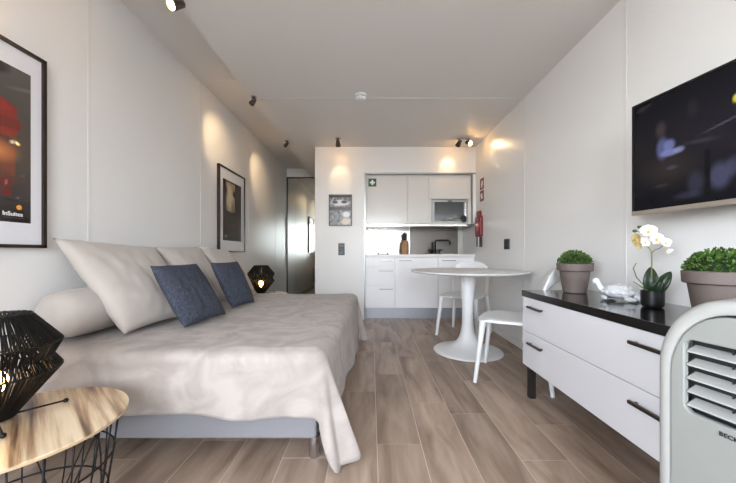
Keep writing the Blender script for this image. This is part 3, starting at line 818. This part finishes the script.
# ------------------------------------------------------------------ sideboard
SX0, SX1, SY0, SY1 = 1.03, 1.488, .965, 2.12
t = thing('sideboard', 'long white sideboard with two deep drawers and a black top on the right wall', 'sideboard', ((SX0+SX1)/2, (SY0+SY1)/2, 0))
cx0, cy0 = (SX0+SX1)/2, (SY0+SY1)/2
def S(m): return m.shift((cx0, cy0, 0))
S(MB().box(SX0+.021, SX1, SY0+.001, SY1-.001, .215, .664)).build('body', M['lacquer'], t, bevel=.002)
S(MB().box(SX0-.004, SX1+.004, SY0-.006, SY1+.006, .668, .708)).build('top', M['blacktop'], t, bevel=.002)
for z0, z1, hz in ((.212,.439,.378),(.442,.666,.612)):
    d = S(MB().box(SX0, SX0+.019, SY0, SY1, z0, z1)).build('drawer', M['lacquer'], t, bevel=.002)
    for ya, yb in ((1.86,2.02), (1.065,1.225)):
        g = MB(); g.box(SX0-.026, SX0-.014, ya, yb, hz-.007, hz+.007); g.box(SX0-.015, SX0+.0005, ya+.012, ya+.022, hz-.005, hz+.005); g.box(SX0-.015, SX0+.0005, yb-.022, yb-.012, hz-.005, hz+.005)
        h = S(g).build('handle', M['bronze'], d, bevel=.0015)
for x in (SX0+.035, SX1-.05):
    for y in (SY1-.05, SY0+.05):
        S(MB().box(x-.02, x+.02, y-.02, y+.02, .001, .2145)).build('leg', M['darkleg'], t, bevel=.003)

# potted boxwoods
def boxwood(loc, label, seed, s=1.0, nleaf=900):
    rnd = random.Random(seed)
    t = thing('potted_plant', label, 'plant', loc, 0, 'boxwood balls in taupe pots')
    MB().lathe([(.001,.001),(.061,.001),(.065,.004),(.084,.135),(.085,.138),(.094,.139),(.099,.143),(.101,.183),(.098,.186),(.091,.186),(.089,.16),(.001,.16)], 56).build('pot', M['pot'], t, smooth=True, auto=35)
    MB().lathe([(.0885,.1605),(.05,.168),(.001,.17)], 32).build('soil', M['soil'], t, smooth=True)
    g = MB(); g.ell((0,0,.178), (.080,.080,.070), 24, 14)
    g.v = [(p[0], p[1], max(p[2], .172)) for p in g.v]
    g.build('leaf_core', M['leafcore'], t, smooth=True)
    g = MB()
    for i in range(nleaf):
        th = rnd.random()*2*PI; cz = rnd.random()**.8
        sr = math.sqrt(1-cz*cz)
        d = Vector((sr*math.cos(th), sr*math.sin(th), cz))
        rr = rnd.uniform(.86, 1.08)
        c = Vector((d.x*.092, d.y*.092, .178+d.z*.084))*1.0
        c = Vector((c.x*rr, c.y*rr, .176+(c.z-.176)*rr+ rnd.uniform(-.003,.004)))
        ax = (d+Vector((rnd.uniform(-.9,.9), rnd.uniform(-.9,.9), rnd.uniform(-.3,.9)))).normalized()
        sd = ax.cross(Vector((rnd.uniform(-1,1), rnd.uniform(-1,1), rnd.uniform(-1,1)))).normalized()
        up = sd.cross(ax)
        L_ = rnd.uniform(.0065,.0105); w_ = L_*.5
        g.add([c-ax*L_*.6, c-ax*L_*.1+sd*w_+up*.0015, c+ax*L_*.5+sd*w_*.7+up*.001, c+ax*L_*.85, c+ax*L_*.5-sd*w_*.7+up*.001, c-ax*L_*.1-sd*w_+up*.0015, c+ax*L_*.15],
              [(0,1,6),(1,2,6),(2,3,6),(3,4,6),(4,5,6),(5,0,6)])
    g.build('foliage', M['leaf'], t)
    return t
boxwood((1.295,1.985,.7085), 'round clipped boxwood in a taupe pot at the far end of the sideboard', 11)
boxwood((1.272,1.14,.7085), 'round clipped boxwood in a taupe pot behind the portable air conditioner', 23, nleaf=1200)

# turtle figurine
g = MB()
g.ell((0,0,.034), (.078,.058,.026), 24, 12)
g.ell((-.005,0,.044), (.062,.046,.022), 24, 12)
g.tube([(-.06,0,.03),(-.085,0,.045),(-.100,-.002,.066)], [.018,.014,.013], 12)
g.ell((-.108,-.003,.073), (.020,.014,.014), 14, 10)
for sx, sy, rot in ((-.045,-1,R(-60)),(-.045,1,R(60)),(.055,-1,R(-25)),(.055,1,R(25))):
    mrot = Matrix.Rotation(rot if sx < 0 else rot, 4, 'Z')
    g.ell((sx+(.006 if sx>0 else -.012), sy*.052, .012), (.040 if sx<0 else .034,.015,.010), 14, 8, mrot)
g.tube([(.07,0,.022),(.10,0,.010),(.118,0,.008)], [.014,.009,.005], 10)
# shell ridges and knobs
for i in range(5): g.ell((-.048+.024*i, 0, .0615-.0028*abs(i-2)**1.7), (.013,.012,.008), 10, 8)
for i in range(4):
    for s in (-1,1): g.ell((-.036+.025*i, s*.026, .055-.002*abs(i-1.5)**2), (.013,.012,.008), 10, 8)
for i in range(14):
    a = 2*PI*i/14; g.ell((.072*math.cos(a), .053*math.sin(a), .034), (.013,.012,.007), 10, 8)
o = g.build('turtle_figurine', M['ceramic'], smooth=True, remesh=.0022, loc=(1.315,1.655,.708))
o.rotation_euler = (0,0,R(-52)); o.scale = (.95,.95,1.32)
tag(o, 'white ceramic sea turtle figurine on the black top beside the orchid', 'figurine')

# orchid
t = thing('potted_orchid', 'white orchid in a round black pot on the sideboard', 'plant', (1.308, 1.45, .7085))
MB().lathe([(.001,.001),(.034,.001),(.040,.006),(.043,.016),(.0435,.076),(.041,.078),(.039,.076),(.039,.066),(.001,.066)], 40).build('pot', M['black'], t, smooth=True, auto=45)
MB().lathe([(.0388,.0665),(.02,.071),(.001,.072)], 24).build('soil', M['soil'], t, smooth=True)
def W2(dx, dy, z): # picture-plane offsets (right, towards camera) to local
    th = math.atan2(1.308, 1.45)
    rt = Vector((math.cos(th), -math.sin(th), 0)); fw = Vector((math.sin(th), math.cos(th), 0))
    return rt*dx-fw*dy+Vector((0,0,z))
MB().tube([W2(.0,.0,.07), W2(-.003,.002,.14), W2(-.002,.004,.20), W2(-.003,.006,.255), W2(-.012,.01,.275), W2(-.022,.012,.292), W2(-.028,.012,.33), W2(-.045,.016,.368)], [.0036,.0034,.003,.0028,.0026,.002,.0018,.0016], 8).build('stem', M['stem'], t, smooth=True)
MB().tube([W2(-.003,.006,.252), W2(.008,.010,.266), W2(.024,.012,.272), W2(.040,.012,.290)], [.0026,.0022,.002,.0016], 8).build('stem', M['stem'], t, smooth=True)
MB().tube([W2(-.014,-.002,.07), W2(-.030,.0,.100), W2(-.056,.003,.135), W2(-.068,.003,.178), W2(-.058,.003,.203)], [.003,.0028,.0026,.0024,.002], 8).build('aerial_root', M['stem'], t, smooth=True)
MB().tube([W2(-.012,.005,.07), W2(-.038,.010,.092), W2(-.068,.014,.116)], [.003,.0028,.002], 8).build('aerial_root', M['stem'], t, smooth=True)
def leaf(base, tip, up, width, name='leaf', m='orchidleaf', parent=t):
    b = W2(*base); e = W2(*tip); d = e-b; L_ = d.length; d.normalize(); u = W2(*up)-Vector((0,0,0)); s_ = d.cross(u).normalized(); n_ = s_.cross(d)
    g = MB()
    def fn(a, c):
        v = 2*c-1; w_ = width*math.sin(PI*min(1, .12+.88*a)**.85)**.6*(1 if a < 1 else 0)
        if a > .999: w_ = .001
        return b+d*L_*a+s_*v*w_+n_*(.10*width*abs(v)*3+.12*L_*math.sin(PI*a))
    g.grid(14, 6, fn)
    return g.build(name, M[m], parent, smooth=True, solid=.0018)
leaf((-.004,-.004,.064), (-.006,-.020,.186), (0,1,0.1), .029)
leaf((.008,.0,.064), (.062,.0,.168), (0,1,.1), .026)
leaf((.004,.008,.064), (.030,.020,.130), (0,1,.1), .020)
def flower(c, face_d, s, ym=False):
    c = W2(*c); fd = W2(*face_d).normalized()
    q = fd.to_track_quat('Z', 'Y').to_matrix()
    g = MB()
    for k, (an, ln, wd) in enumerate(((90,1,.5),(20,1.05,.72),(160,1.05,.72),(-55,.95,.46),(-125,.95,.46))):
        an = R(an)
        dx, dy = math.cos(an), math.sin(an)
        def fn(a, b):
            v = 2*b-1; w_ = wd*s*math.sin(PI*(a*.93+.05))**.7
            lx = dx*a*ln*s-dy*v*w_; ly = dy*a*ln*s+dx*v*w_
            lz = .18*s*a*a+(.0008*k)+.12*s*v*v*a
            return c+q @ Vector((lx, ly, lz))
        g.grid(8, 6, fn)
    f = g.build('flower', M['petaly' if ym else 'petal'], t, smooth=True, solid=.0008)
    g = MB(); g.ell(c+q @ Vector((0,-.12*s,.22*s)), (.16*s,.16*s,.22*s), 12, 8); g.ell(c+q @ Vector((0,-.32*s,.24*s)), (.10*s,.14*s,.08*s), 10, 8)
    g.build('lip', M['lip'], f, smooth=True)
flower((-.014,.022,.352), (.1,.9,.2), .031)
flower((.011,.024,.316), (.5,.8,0), .029)
flower((-.052,.020,.318), (-.7,.6,-.05), .027, True)
flower((-.024,.026,.304), (-.2,.9,-.3), .024)
flower((-.046,.018,.290), (-.6,.6,-.3), .021, True)
flower((.043,.018,.298), (.5,.8,.1), .022)
flower((.054,.018,.262), (.5,.8,-.5), .014)
for c in ((-.045,.016,.374), (-.062,.016,.356)):
    p = W2(*c); MB().ell(p, (.010,.010,.0075), 12, 8).build('bud', M['bud'], t, smooth=True)
MB().tube([W2(-.040,.015,.350), W2(-.062,.016,.356)], .0016, 6).build('stem', M['stem'], t, smooth=True)

# ------------------------------------------------------------------ television
far = Vector((1.30, 1.554, 1.149)); dw = Vector((.157, -.943, 0)); w_tv = dw.length; du = dw.normalized()
ang = math.atan2(du.y, du.x)           # local +x runs from far edge towards the camera
tv = thing('television', 'flat television on a wall arm showing a dark film scene', 'television', (far.x, far.y, far.z), ang)
# local: x along width, z up, +y into room?  (local y = z cross x)
hh = .538
sgn = -1 if (Matrix.Rotation(ang, 3, 'Z') @ Vector((0,1,0))).x > 0 else 1   # local y direction that points to the room
def ybox(m, x0, x1, a, b, z0, z1): return m.box(x0, x1, min(sgn*a, sgn*b), max(sgn*a, sgn*b), z0, z1)
ybox(MB(), .0, w_tv, -.012, -.045, .0, hh).build('housing', M['black'], tv, bevel=.003)
ybox(MB(), .2, w_tv-.2, -.046, -.075, .06, hh-.12).build('rear_bulge', M['black'], tv, bevel=.01)
g = MB(); ybox(g, 0, .010, -.011, .001, 0, hh); ybox(g, w_tv-.01, w_tv, -.011, .001, 0, hh); ybox(g, .01, w_tv-.01, -.011, .001, hh-.010, hh)
g.build('bezel', M['black'], tv)
ybox(MB(), 0, w_tv, -.012, .004, -.004, .016).build('lower_trim', mat('champagne_trim', (168,158,144), rough=.3, metal=.6), tv, bevel=.002)
def film(u, v):
    c = (12,12,15)
    c = mixc(c, (26,24,29), .8*blob(u, v, .5, .55, .5, .35, 1.2))
    c = mixc(c, (40,34,30), .6*blob(u, v, .16, .33, .10, .12, 1.2))
    c = mixc(c, (52,44,44), .7*blob(u, v, .128, .70, .022, .07, .9))
    c = mixc(c, (58,62,92), .95*blob(u, v, .135, .53, .026, .095, .6))
    c = mixc(c, (78,82,118), .9*blob(u, v, .165, .54, .024, .050, .6))
    c = mixc(c, (84,88,124), .9*blob(u, v, .165, .475, .040, .030, .6, -.2))
    c = mixc(c, (96,98,128), .8*blob(u, v, .205, .478, .022, .026, .7))
    c = mixc(c, (60,60,76), .6*blob(u, v, .175, .34, .022, .016, .8)); c = mixc(c, (50,46,48), .6*blob(u, v, .13, .20, .03, .012, .8))
    c = mixc(c, (70,70,80), .7*blob(u, v, .37, .585, .075, .006, 1.2, .42)); c = mixc(c, (46,44,50), .6*blob(u, v, .29, .50, .06, .016, 1, -.2))
    c = mixc(c, (54,54,74), .8*blob(u, v, .355, .19, .036, .10, .7)); c = mixc(c, (52,52,72), .7*blob(u, v, .395, .24, .02, .07, .8))
    c = mixc(c, (12,12,14), .9*bx(u, v, .305, .325, .05, .42)); c = mixc(c, (42,42,58), .6*blob(u, v, .27, .17, .03, .09, .8))
    c = mixc(c, (44,44,62), .5*blob(u, v, .24, .08, .05, .03, .8)); c = mixc(c, (120,66,58), .7*blob(u, v, .42, .33, .008, .02, .8))
    c = mixc(c, (176,164,40), .9*blob(u, v, .408, .735, .011, .032, .7)); c = mixc(c, (52,50,54), .5*blob(u, v, .04, .95, .02, .02, .7)); c = mixc(c, (60,60,60), .5*blob(u, v, .07, .96, .014, .012, .7))
    c = mixc(c, (34,32,36), .6*blob(u, v, .26, .78, .02, .07, .8))
    c = mixc(c, (64,60,70), .6*blob(u, v, .62, .45, .07, .16, .7)); c = mixc(c, (90,80,76), .6*blob(u, v, .63, .68, .03, .06, .7)); c = mixc(c, (40,40,52), .6*blob(u, v, .82, .3, .10, .2, .9))
    return c
painted('screen', (.010, sgn*-.004, .016), (w_tv-.02, 0, 0), (0,0,hh-.026), 150, 90, film, M['screen'], tv)
g = MB(); ybox(g, .40, .56, -.046, -.06, .2, .36); g.build('bracket', M['blackmetal'], tv)
# arm to the wall
pw = tv.matrix_basis if False else None
a0 = Vector((.48, sgn*-.06, .28)); rotm = Matrix.Rotation(-ang, 3, 'Z')
wall_pt = rotm @ (Vector((XR-.002, 1.10, far.z+.28))-far)
MB().tube([a0, wall_pt], .018, 8).build('wall_arm', M['blackmetal'], tv)

# ------------------------------------------------------------------ portable air conditioner
A0 = Vector((.778, .85, 0)); dd = Vector((.22, -.975, 0)).normalized()
ang = math.atan2(dd.y, dd.x)
ac = thing('portable_air_conditioner', 'pale grey portable air conditioner with louvred front in the near right corner', 'air conditioner', A0, ang)
# local +x: from far edge to near edge of its front; room side is local -y or +y
sg = -1 if (Matrix.Rotation(ang, 3, 'Z') @ Vector((0,1,0))).x > 0 else 1
W, HA, DP = .36, .852, .34
def outline(w0, w1, z0, z1, rx, rz, n_=14, zb=None, rb=.03):
    pts = []
    for k in range(n_+1):
        a_ = PI-PI/2*k/n_; pts.append((w0+rx+rx*math.cos(a_), z1-rz+rz*math.sin(a_)))
    for k in range(n_+1):
        a_ = PI/2-PI/2*k/n_; pts.append((w1-rx+rx*math.cos(a_), z1-rz+rz*math.sin(a_)))
    for k in range(5):
        a_ = 0-PI/2*k/4; pts.append((w1-rb+rb*math.cos(a_), z0+rb+rb*math.sin(a_)))
    for k in range(5):
        a_ = -PI/2-PI/2*k/4; pts.append((w0+rb+rb*math.cos(a_), z0+rb+rb*math.sin(a_)))
    return pts
# shell lofted from outlines at successive depths (y towards the wall = -sg)
def loft(layers, cap0=False, cap1=True):
    g = MB(); n_ = len(layers[0][1]); vs = []; fs = []
    for y, pts in layers:
        for p in pts: vs.append((p[0], y, p[1]))
    for i in range(len(layers)-1):
        for k in range(n_):
            k2 = (k+1) % n_; fs.append((i*n_+k, i*n_+k2, (i+1)*n_+k2, (i+1)*n_+k))
    if cap0: fs.append(tuple(range(n_)))
    if cap1: fs.append(tuple((len(layers)-1)*n_+k for k in range(n_)))
    return g.add(vs, fs)
lay = []
for dep, ins in ((.001,.0325),(.003,.029),(.003,.014),(-.002,.006),(-.016,.001),(-.04,0),(-.12,-.004),(-.28,-.002),(-.325,.012),(-.34,.035)):
    lay.append((sg*dep, outline(ins, W-ins, .045+ins, HA-ins, .145-ins*.5, .19-ins*.5)))
lay.insert(0, (sg*-.012, outline(.034, W-.034, .079, HA-.034, .125, .17))); lay.insert(0, (sg*-.055, outline(.036, W-.036, .081, HA-.036, .12, .165)))
loft(lay).build('shell', M['acbody'], ac, smooth=True, auto=70)
# front panel with a rounded opening for the louvres
VX0, VX1, VZ0, VZ1 = .066, .295, .565, .745
def rrect(x0, x1, z0, z1, r_, n_=6):
    pts = []
    for cx_, cz_, a0 in ((x1-r_, z1-r_, 0), (x0+r_, z1-r_, 90), (x0+r_, z0+r_, 180), (x1-r_, z0+r_, 270)):
        for k in range(n_+1): a_ = R(a0+90*k/n_); pts.append((cx_+r_*math.cos(a_), cz_+r_*math.sin(a_)))
    return pts
po_ = MB().prism(outline(.036, W-.036, .081, HA-.038, .120, .167), 'y', sg*-.011, sg*.0055).build('front_panel_blank', M['acface'])
cut = MB().prism(rrect(VX0, VX1, VZ0, VZ1, .018), 'y', -.05, .05).build('cut', M['acface'])
bo = po_.modifiers.new('x', 'BOOLEAN'); bo.object = cut; bo.operation = 'DIFFERENCE'; bo.solver = 'EXACT'
bv = po_.modifiers.new('b', 'BEVEL'); bv.width = .0035; bv.segments = 3; bv.limit_method = 'ANGLE'; bv.angle_limit = R(50)
dg = bpy.context.evaluated_depsgraph_get(); dg.update()
me = bpy.data.meshes.new_from_object(po_.evaluated_get(dg)); me.name = 'front_panel'
for o_ in (po_, cut): bpy.data.objects.remove(o_)
fp = bpy.data.objects.new('front_panel', me); COL.objects.link(fp); fp.parent = ac
MB().box(VX0-.01, VX1+.01, min(sg*-.040,sg*-.048), max(sg*-.040,sg*-.048), VZ0-.01, VZ1+.01).build('vent_cavity', M['acdark'], ac)
for k in range(5):
    z = VZ0+.020+k*.0335
    y0, y1 = sg*.001, sg*-.030
    pts = [(y0, z-.007), (y0, z-.003), (y1, z+.009), (y1, z+.006)]
    MB().prism(pts, 'x', VX0+.002, VX1-.002).build('louvre', M['acbody'], ac, bevel=.001)
for x in (VX0+.075, VX0+.155):
    MB().prism([(sg*-.022,VZ0+.004),(sg*-.034,VZ0+.004),(sg*-.034,VZ1-.004),(sg*-.022,VZ1-.004)], 'x', x, x+.003).build('vane', M['acdark'], ac)
# lettering
tw = .14
bx_ = Matrix(((1,0,0,0),(0,0,-1,0),(0,1,0,0),(0,0,0,1))) if sg < 0 else Matrix(((1,0,0,0),(0,0,1,0),(0,1,0,0),(0,0,0,1)))
text_mesh('lettering', 'BECKEN', .0135, M['ink'], ac, Matrix.Translation((.1335, sg*.0066, .541)) @ bx_, bold=.0003, spacing=1.05)
for x in (.05, W-.05):
    for y in (-.06, -.28):
        MB().tube([(x-.012, sg*y, .024), (x+.012, sg*y, .024)], .0235, 16).build('castor', M['black'], ac)

# ------------------------------------------------------------------ side tables and string lamps
def make_side_table(label):
    t = thing('side_table', label, 'side table', (0,0,0), 0, 'wire basket side tables')
    MB().lathe([(.001,.406),(.272,.406),(.280,.409),(.280,.417)], 80).build('top_edge', M['ply'], t, smooth=True, auto=40)
    MB().lathe([(.2805,.4172),(.279,.420),(.001,.420)], 80).build('tabletop', M['stripe'], t, smooth=True, auto=40)
    rt, rm, rb = .255, .235, .185
    def ring(r, z, w_=.0035): return [(r*math.cos(2*PI*k/64), r*math.sin(2*PI*k/64), z) for k in range(64)]
    for r, z in ((rt,.401),(.240,.27),(.222,.14),(rb,.005)):
        MB().tube(ring(r, z), .0034, 8, closed=True).build('ring', M['blackmetal'], t, smooth=True)
    nW = 24
    g = MB()
    for k in range(nW):
        a = 2*PI*k/nW
        g.tube([(r*math.cos(a), r*math.sin(a), z) for r, z in ((rt,.401),(.240,.27),(.222,.14),(rb,.005))], .0024, 6)
    g.build('wire_cage', M['blackmetal'], t, smooth=True)
    g = MB()
    for k in range(5):
        a = 2*PI*k/5
        for s in (1, -1):
            g.tube([((rt+(rb-rt)*f)*math.cos(a+s*f*.62), (rt+(rb-rt)*f)*math.sin(a+s*f*.62), .401-.396*f) for f in (0,.25,.5,.75,1)], .0024, 6)
    g.build('diagonal_wires', M['blackmetal'], t, smooth=True)
    return t
def make_lamp(label, angs):
    t = thing('table_lamp', label, 'lamp', (0,0,0), 0, 'black string lantern lamps')
    # rings: radius, height
    RG = [(.045,.012),(.155,.155),(.132,.192),(.156,.243),(.082,.338)]
    def rp(i, k, n_, off=0): r, z = RG[i]; a = 2*PI*(k+off)/n_; return Vector((r*math.cos(a), r*math.sin(a), z))
    for r, z in RG:
        MB().tube([(r*math.cos(2*PI*k/48), r*math.sin(2*PI*k/48), z) for k in range(48)], .003, 8, closed=True).build('ring', M['blackmetal'], t, smooth=True)
    rnd = random.Random(3)
    g = MB(); n_ = 165
    for i in range(4):
        for k in range(n_):
            if rnd.random() < .05: continue
            j = rnd.uniform(-.4,.4)
            tw = (1.2 if k % 3 == 0 else -.8 if k % 3 == 1 else .2)
            pa = rp(i, k+j, n_); pb = rp(i+1, k+j+tw+rnd.uniform(-.7,.7), n_)
            jr = 1+rnd.uniform(-.012,.012)
            g.tube([Vector((pa.x*jr,pa.y*jr,pa.z)), Vector((pb.x*jr,pb.y*jr,pb.z))], .0026, 4)
    for k in range(40):     # strings across the top
        a = 2*PI*k/40; b = a+2.0+.4*math.sin(k*3)
        r, z = RG[4]; g.tube([(r*math.cos(a), r*math.sin(a), z+.002), (r*math.cos(b), r*math.sin(b), z+.003)], .002, 4)
    g.build('string_shade', M['string'], t)
    # flat base of the shade, socket, bulb
    MB().lathe([(.001,.008),(.047,.008),(.047,.014),(.001,.014)], 28).build('base_plate', M['blackmetal'], t, smooth=True, auto=40)
    MB().lathe([(.018,.014),(.018,.07),(.012,.078)], 18).build('socket', M['black'], t, smooth=True, auto=40)
    MB().lathe([(.011,.078),(.014,.090),(.027,.112),(.030,.130),(.024,.148),(.010,.158),(.0005,.159)], 20).build('bulb', M['bulb'], t, smooth=True)
    for an in angs:
        d = Vector((math.cos(an), math.sin(an), 0))
        g = MB(); g.tube([d*.03+Vector((0,0,.010)), d*.158+Vector((0,0,.009))], .0032, 8); g.ell(d*.163+Vector((0,0,.0085)), (.008,.008,.008), 12, 8)
        g.build('foot', M['blackmetal'], t, smooth=True)
    ld = bpy.data.lights.new('bulb_light', 'POINT'); ld.energy = .5; ld.color = (1,.68,.36); ld.shadow_soft_size = .03
    lo = bpy.data.objects.new('bulb_light', ld); COL.objects.link(lo); lo.parent = t; lo.location = (0,0,.20)
    return t
st = make_side_table('round side table with striped wood top on a black wire basket, near left corner')
s2 = copy_tree(st)
st.location = (-1.115, .98, 0)
s2.scale = (1,1,1.115); s2.location = (-1.30, 3.78, 0); tag(s2, 'far round side table hidden behind the end of the bed, under the distant lamp', 'side table')
lp = make_lamp('black string lantern lamp on the striped wood side table, near left', (math.atan2(.12,.10), math.atan2(-.10,.145), R(172)))
l2 = copy_tree(lp)
lp.location = (-1.205, 1.00, .4205)
l2.location = (-1.325, 3.76, .4690); l2.rotation_euler = (0,0,R(70)); tag(l2, 'distant black string lantern lamp glowing beyond the far end of the bed', 'lamp')

# ------------------------------------------------------------------ light
wd = bpy.data.worlds.new('World'); scene.world = wd; wd.use_nodes = True
nt = wd.node_tree; N = nt.nodes; L = nt.links
bg = N['Background']; tc = N.new('ShaderNodeTexCoord'); sx = N.new('ShaderNodeSeparateXYZ'); cr = N.new('ShaderNodeValToRGB')
L.new(tc.outputs['Generated'], sx.inputs[0])
mr = N.new('ShaderNodeMapRange'); mr.inputs['From Min'].default_value = -1; L.new(sx.outputs['Z'], mr.inputs[0]); L.new(mr.outputs[0], cr.inputs[0])
e = cr.color_ramp.elements
e[0].position = .48; e[0].color = (.42,.41,.39,1)
e[1].position = .51; e[1].color = (.93,.975,1,1)
x = e.new(.62); x.color = (.80,.88,1,1); x = e.new(1.0); x.color = (.50,.58,.72,1)
L.new(cr.outputs[0], bg.inputs['Color']); bg.inputs['Strength'].default_value = 16.0
pl = bpy.data.lights.new('window_portal', 'AREA'); pl.shape = 'RECTANGLE'; pl.size = WX1-WX0; pl.size_y = WZ1-WZ0; pl.cycles.is_portal = True
po = bpy.data.objects.new('window_portal', pl); COL.objects.link(po); po.location = ((WX0+WX1)/2, YF-.13, (WZ0+WZ1)/2); po.rotation_euler = (R(90),0,0)

pl = bpy.data.lights.new('window_portal', 'AREA'); pl.shape = 'RECTANGLE'; pl.size = LZ1-LZ0; pl.size_y = LY1-LY0; pl.cycles.is_portal = True  # portal for the added left-wall window
po = bpy.data.objects.new('window_portal', pl); COL.objects.link(po); po.location = (XL-.13, (LY0+LY1)/2, (LZ0+LZ1)/2); po.rotation_euler = (0,R(-90),0)

# ------------------------------------------------------------------ camera
cam = bpy.data.cameras.new('Camera'); co = bpy.data.objects.new('Camera', cam); COL.objects.link(co)
cam.sensor_fit = 'HORIZONTAL'; cam.sensor_width = 36; cam.lens = 36*312/736
co.location = (0,0,.96); co.rotation_euler = (R(90),0,0)
cam.shift_x = (368-371)/736; cam.shift_y = (253-241.5)/736
cam.clip_start = .02
scene.camera = co
vs = scene.view_settings
vs.view_transform = 'Standard'; vs.look = 'None'; vs.gamma = 1; vs.use_curve_mapping = False; vs.exposure = 1.0
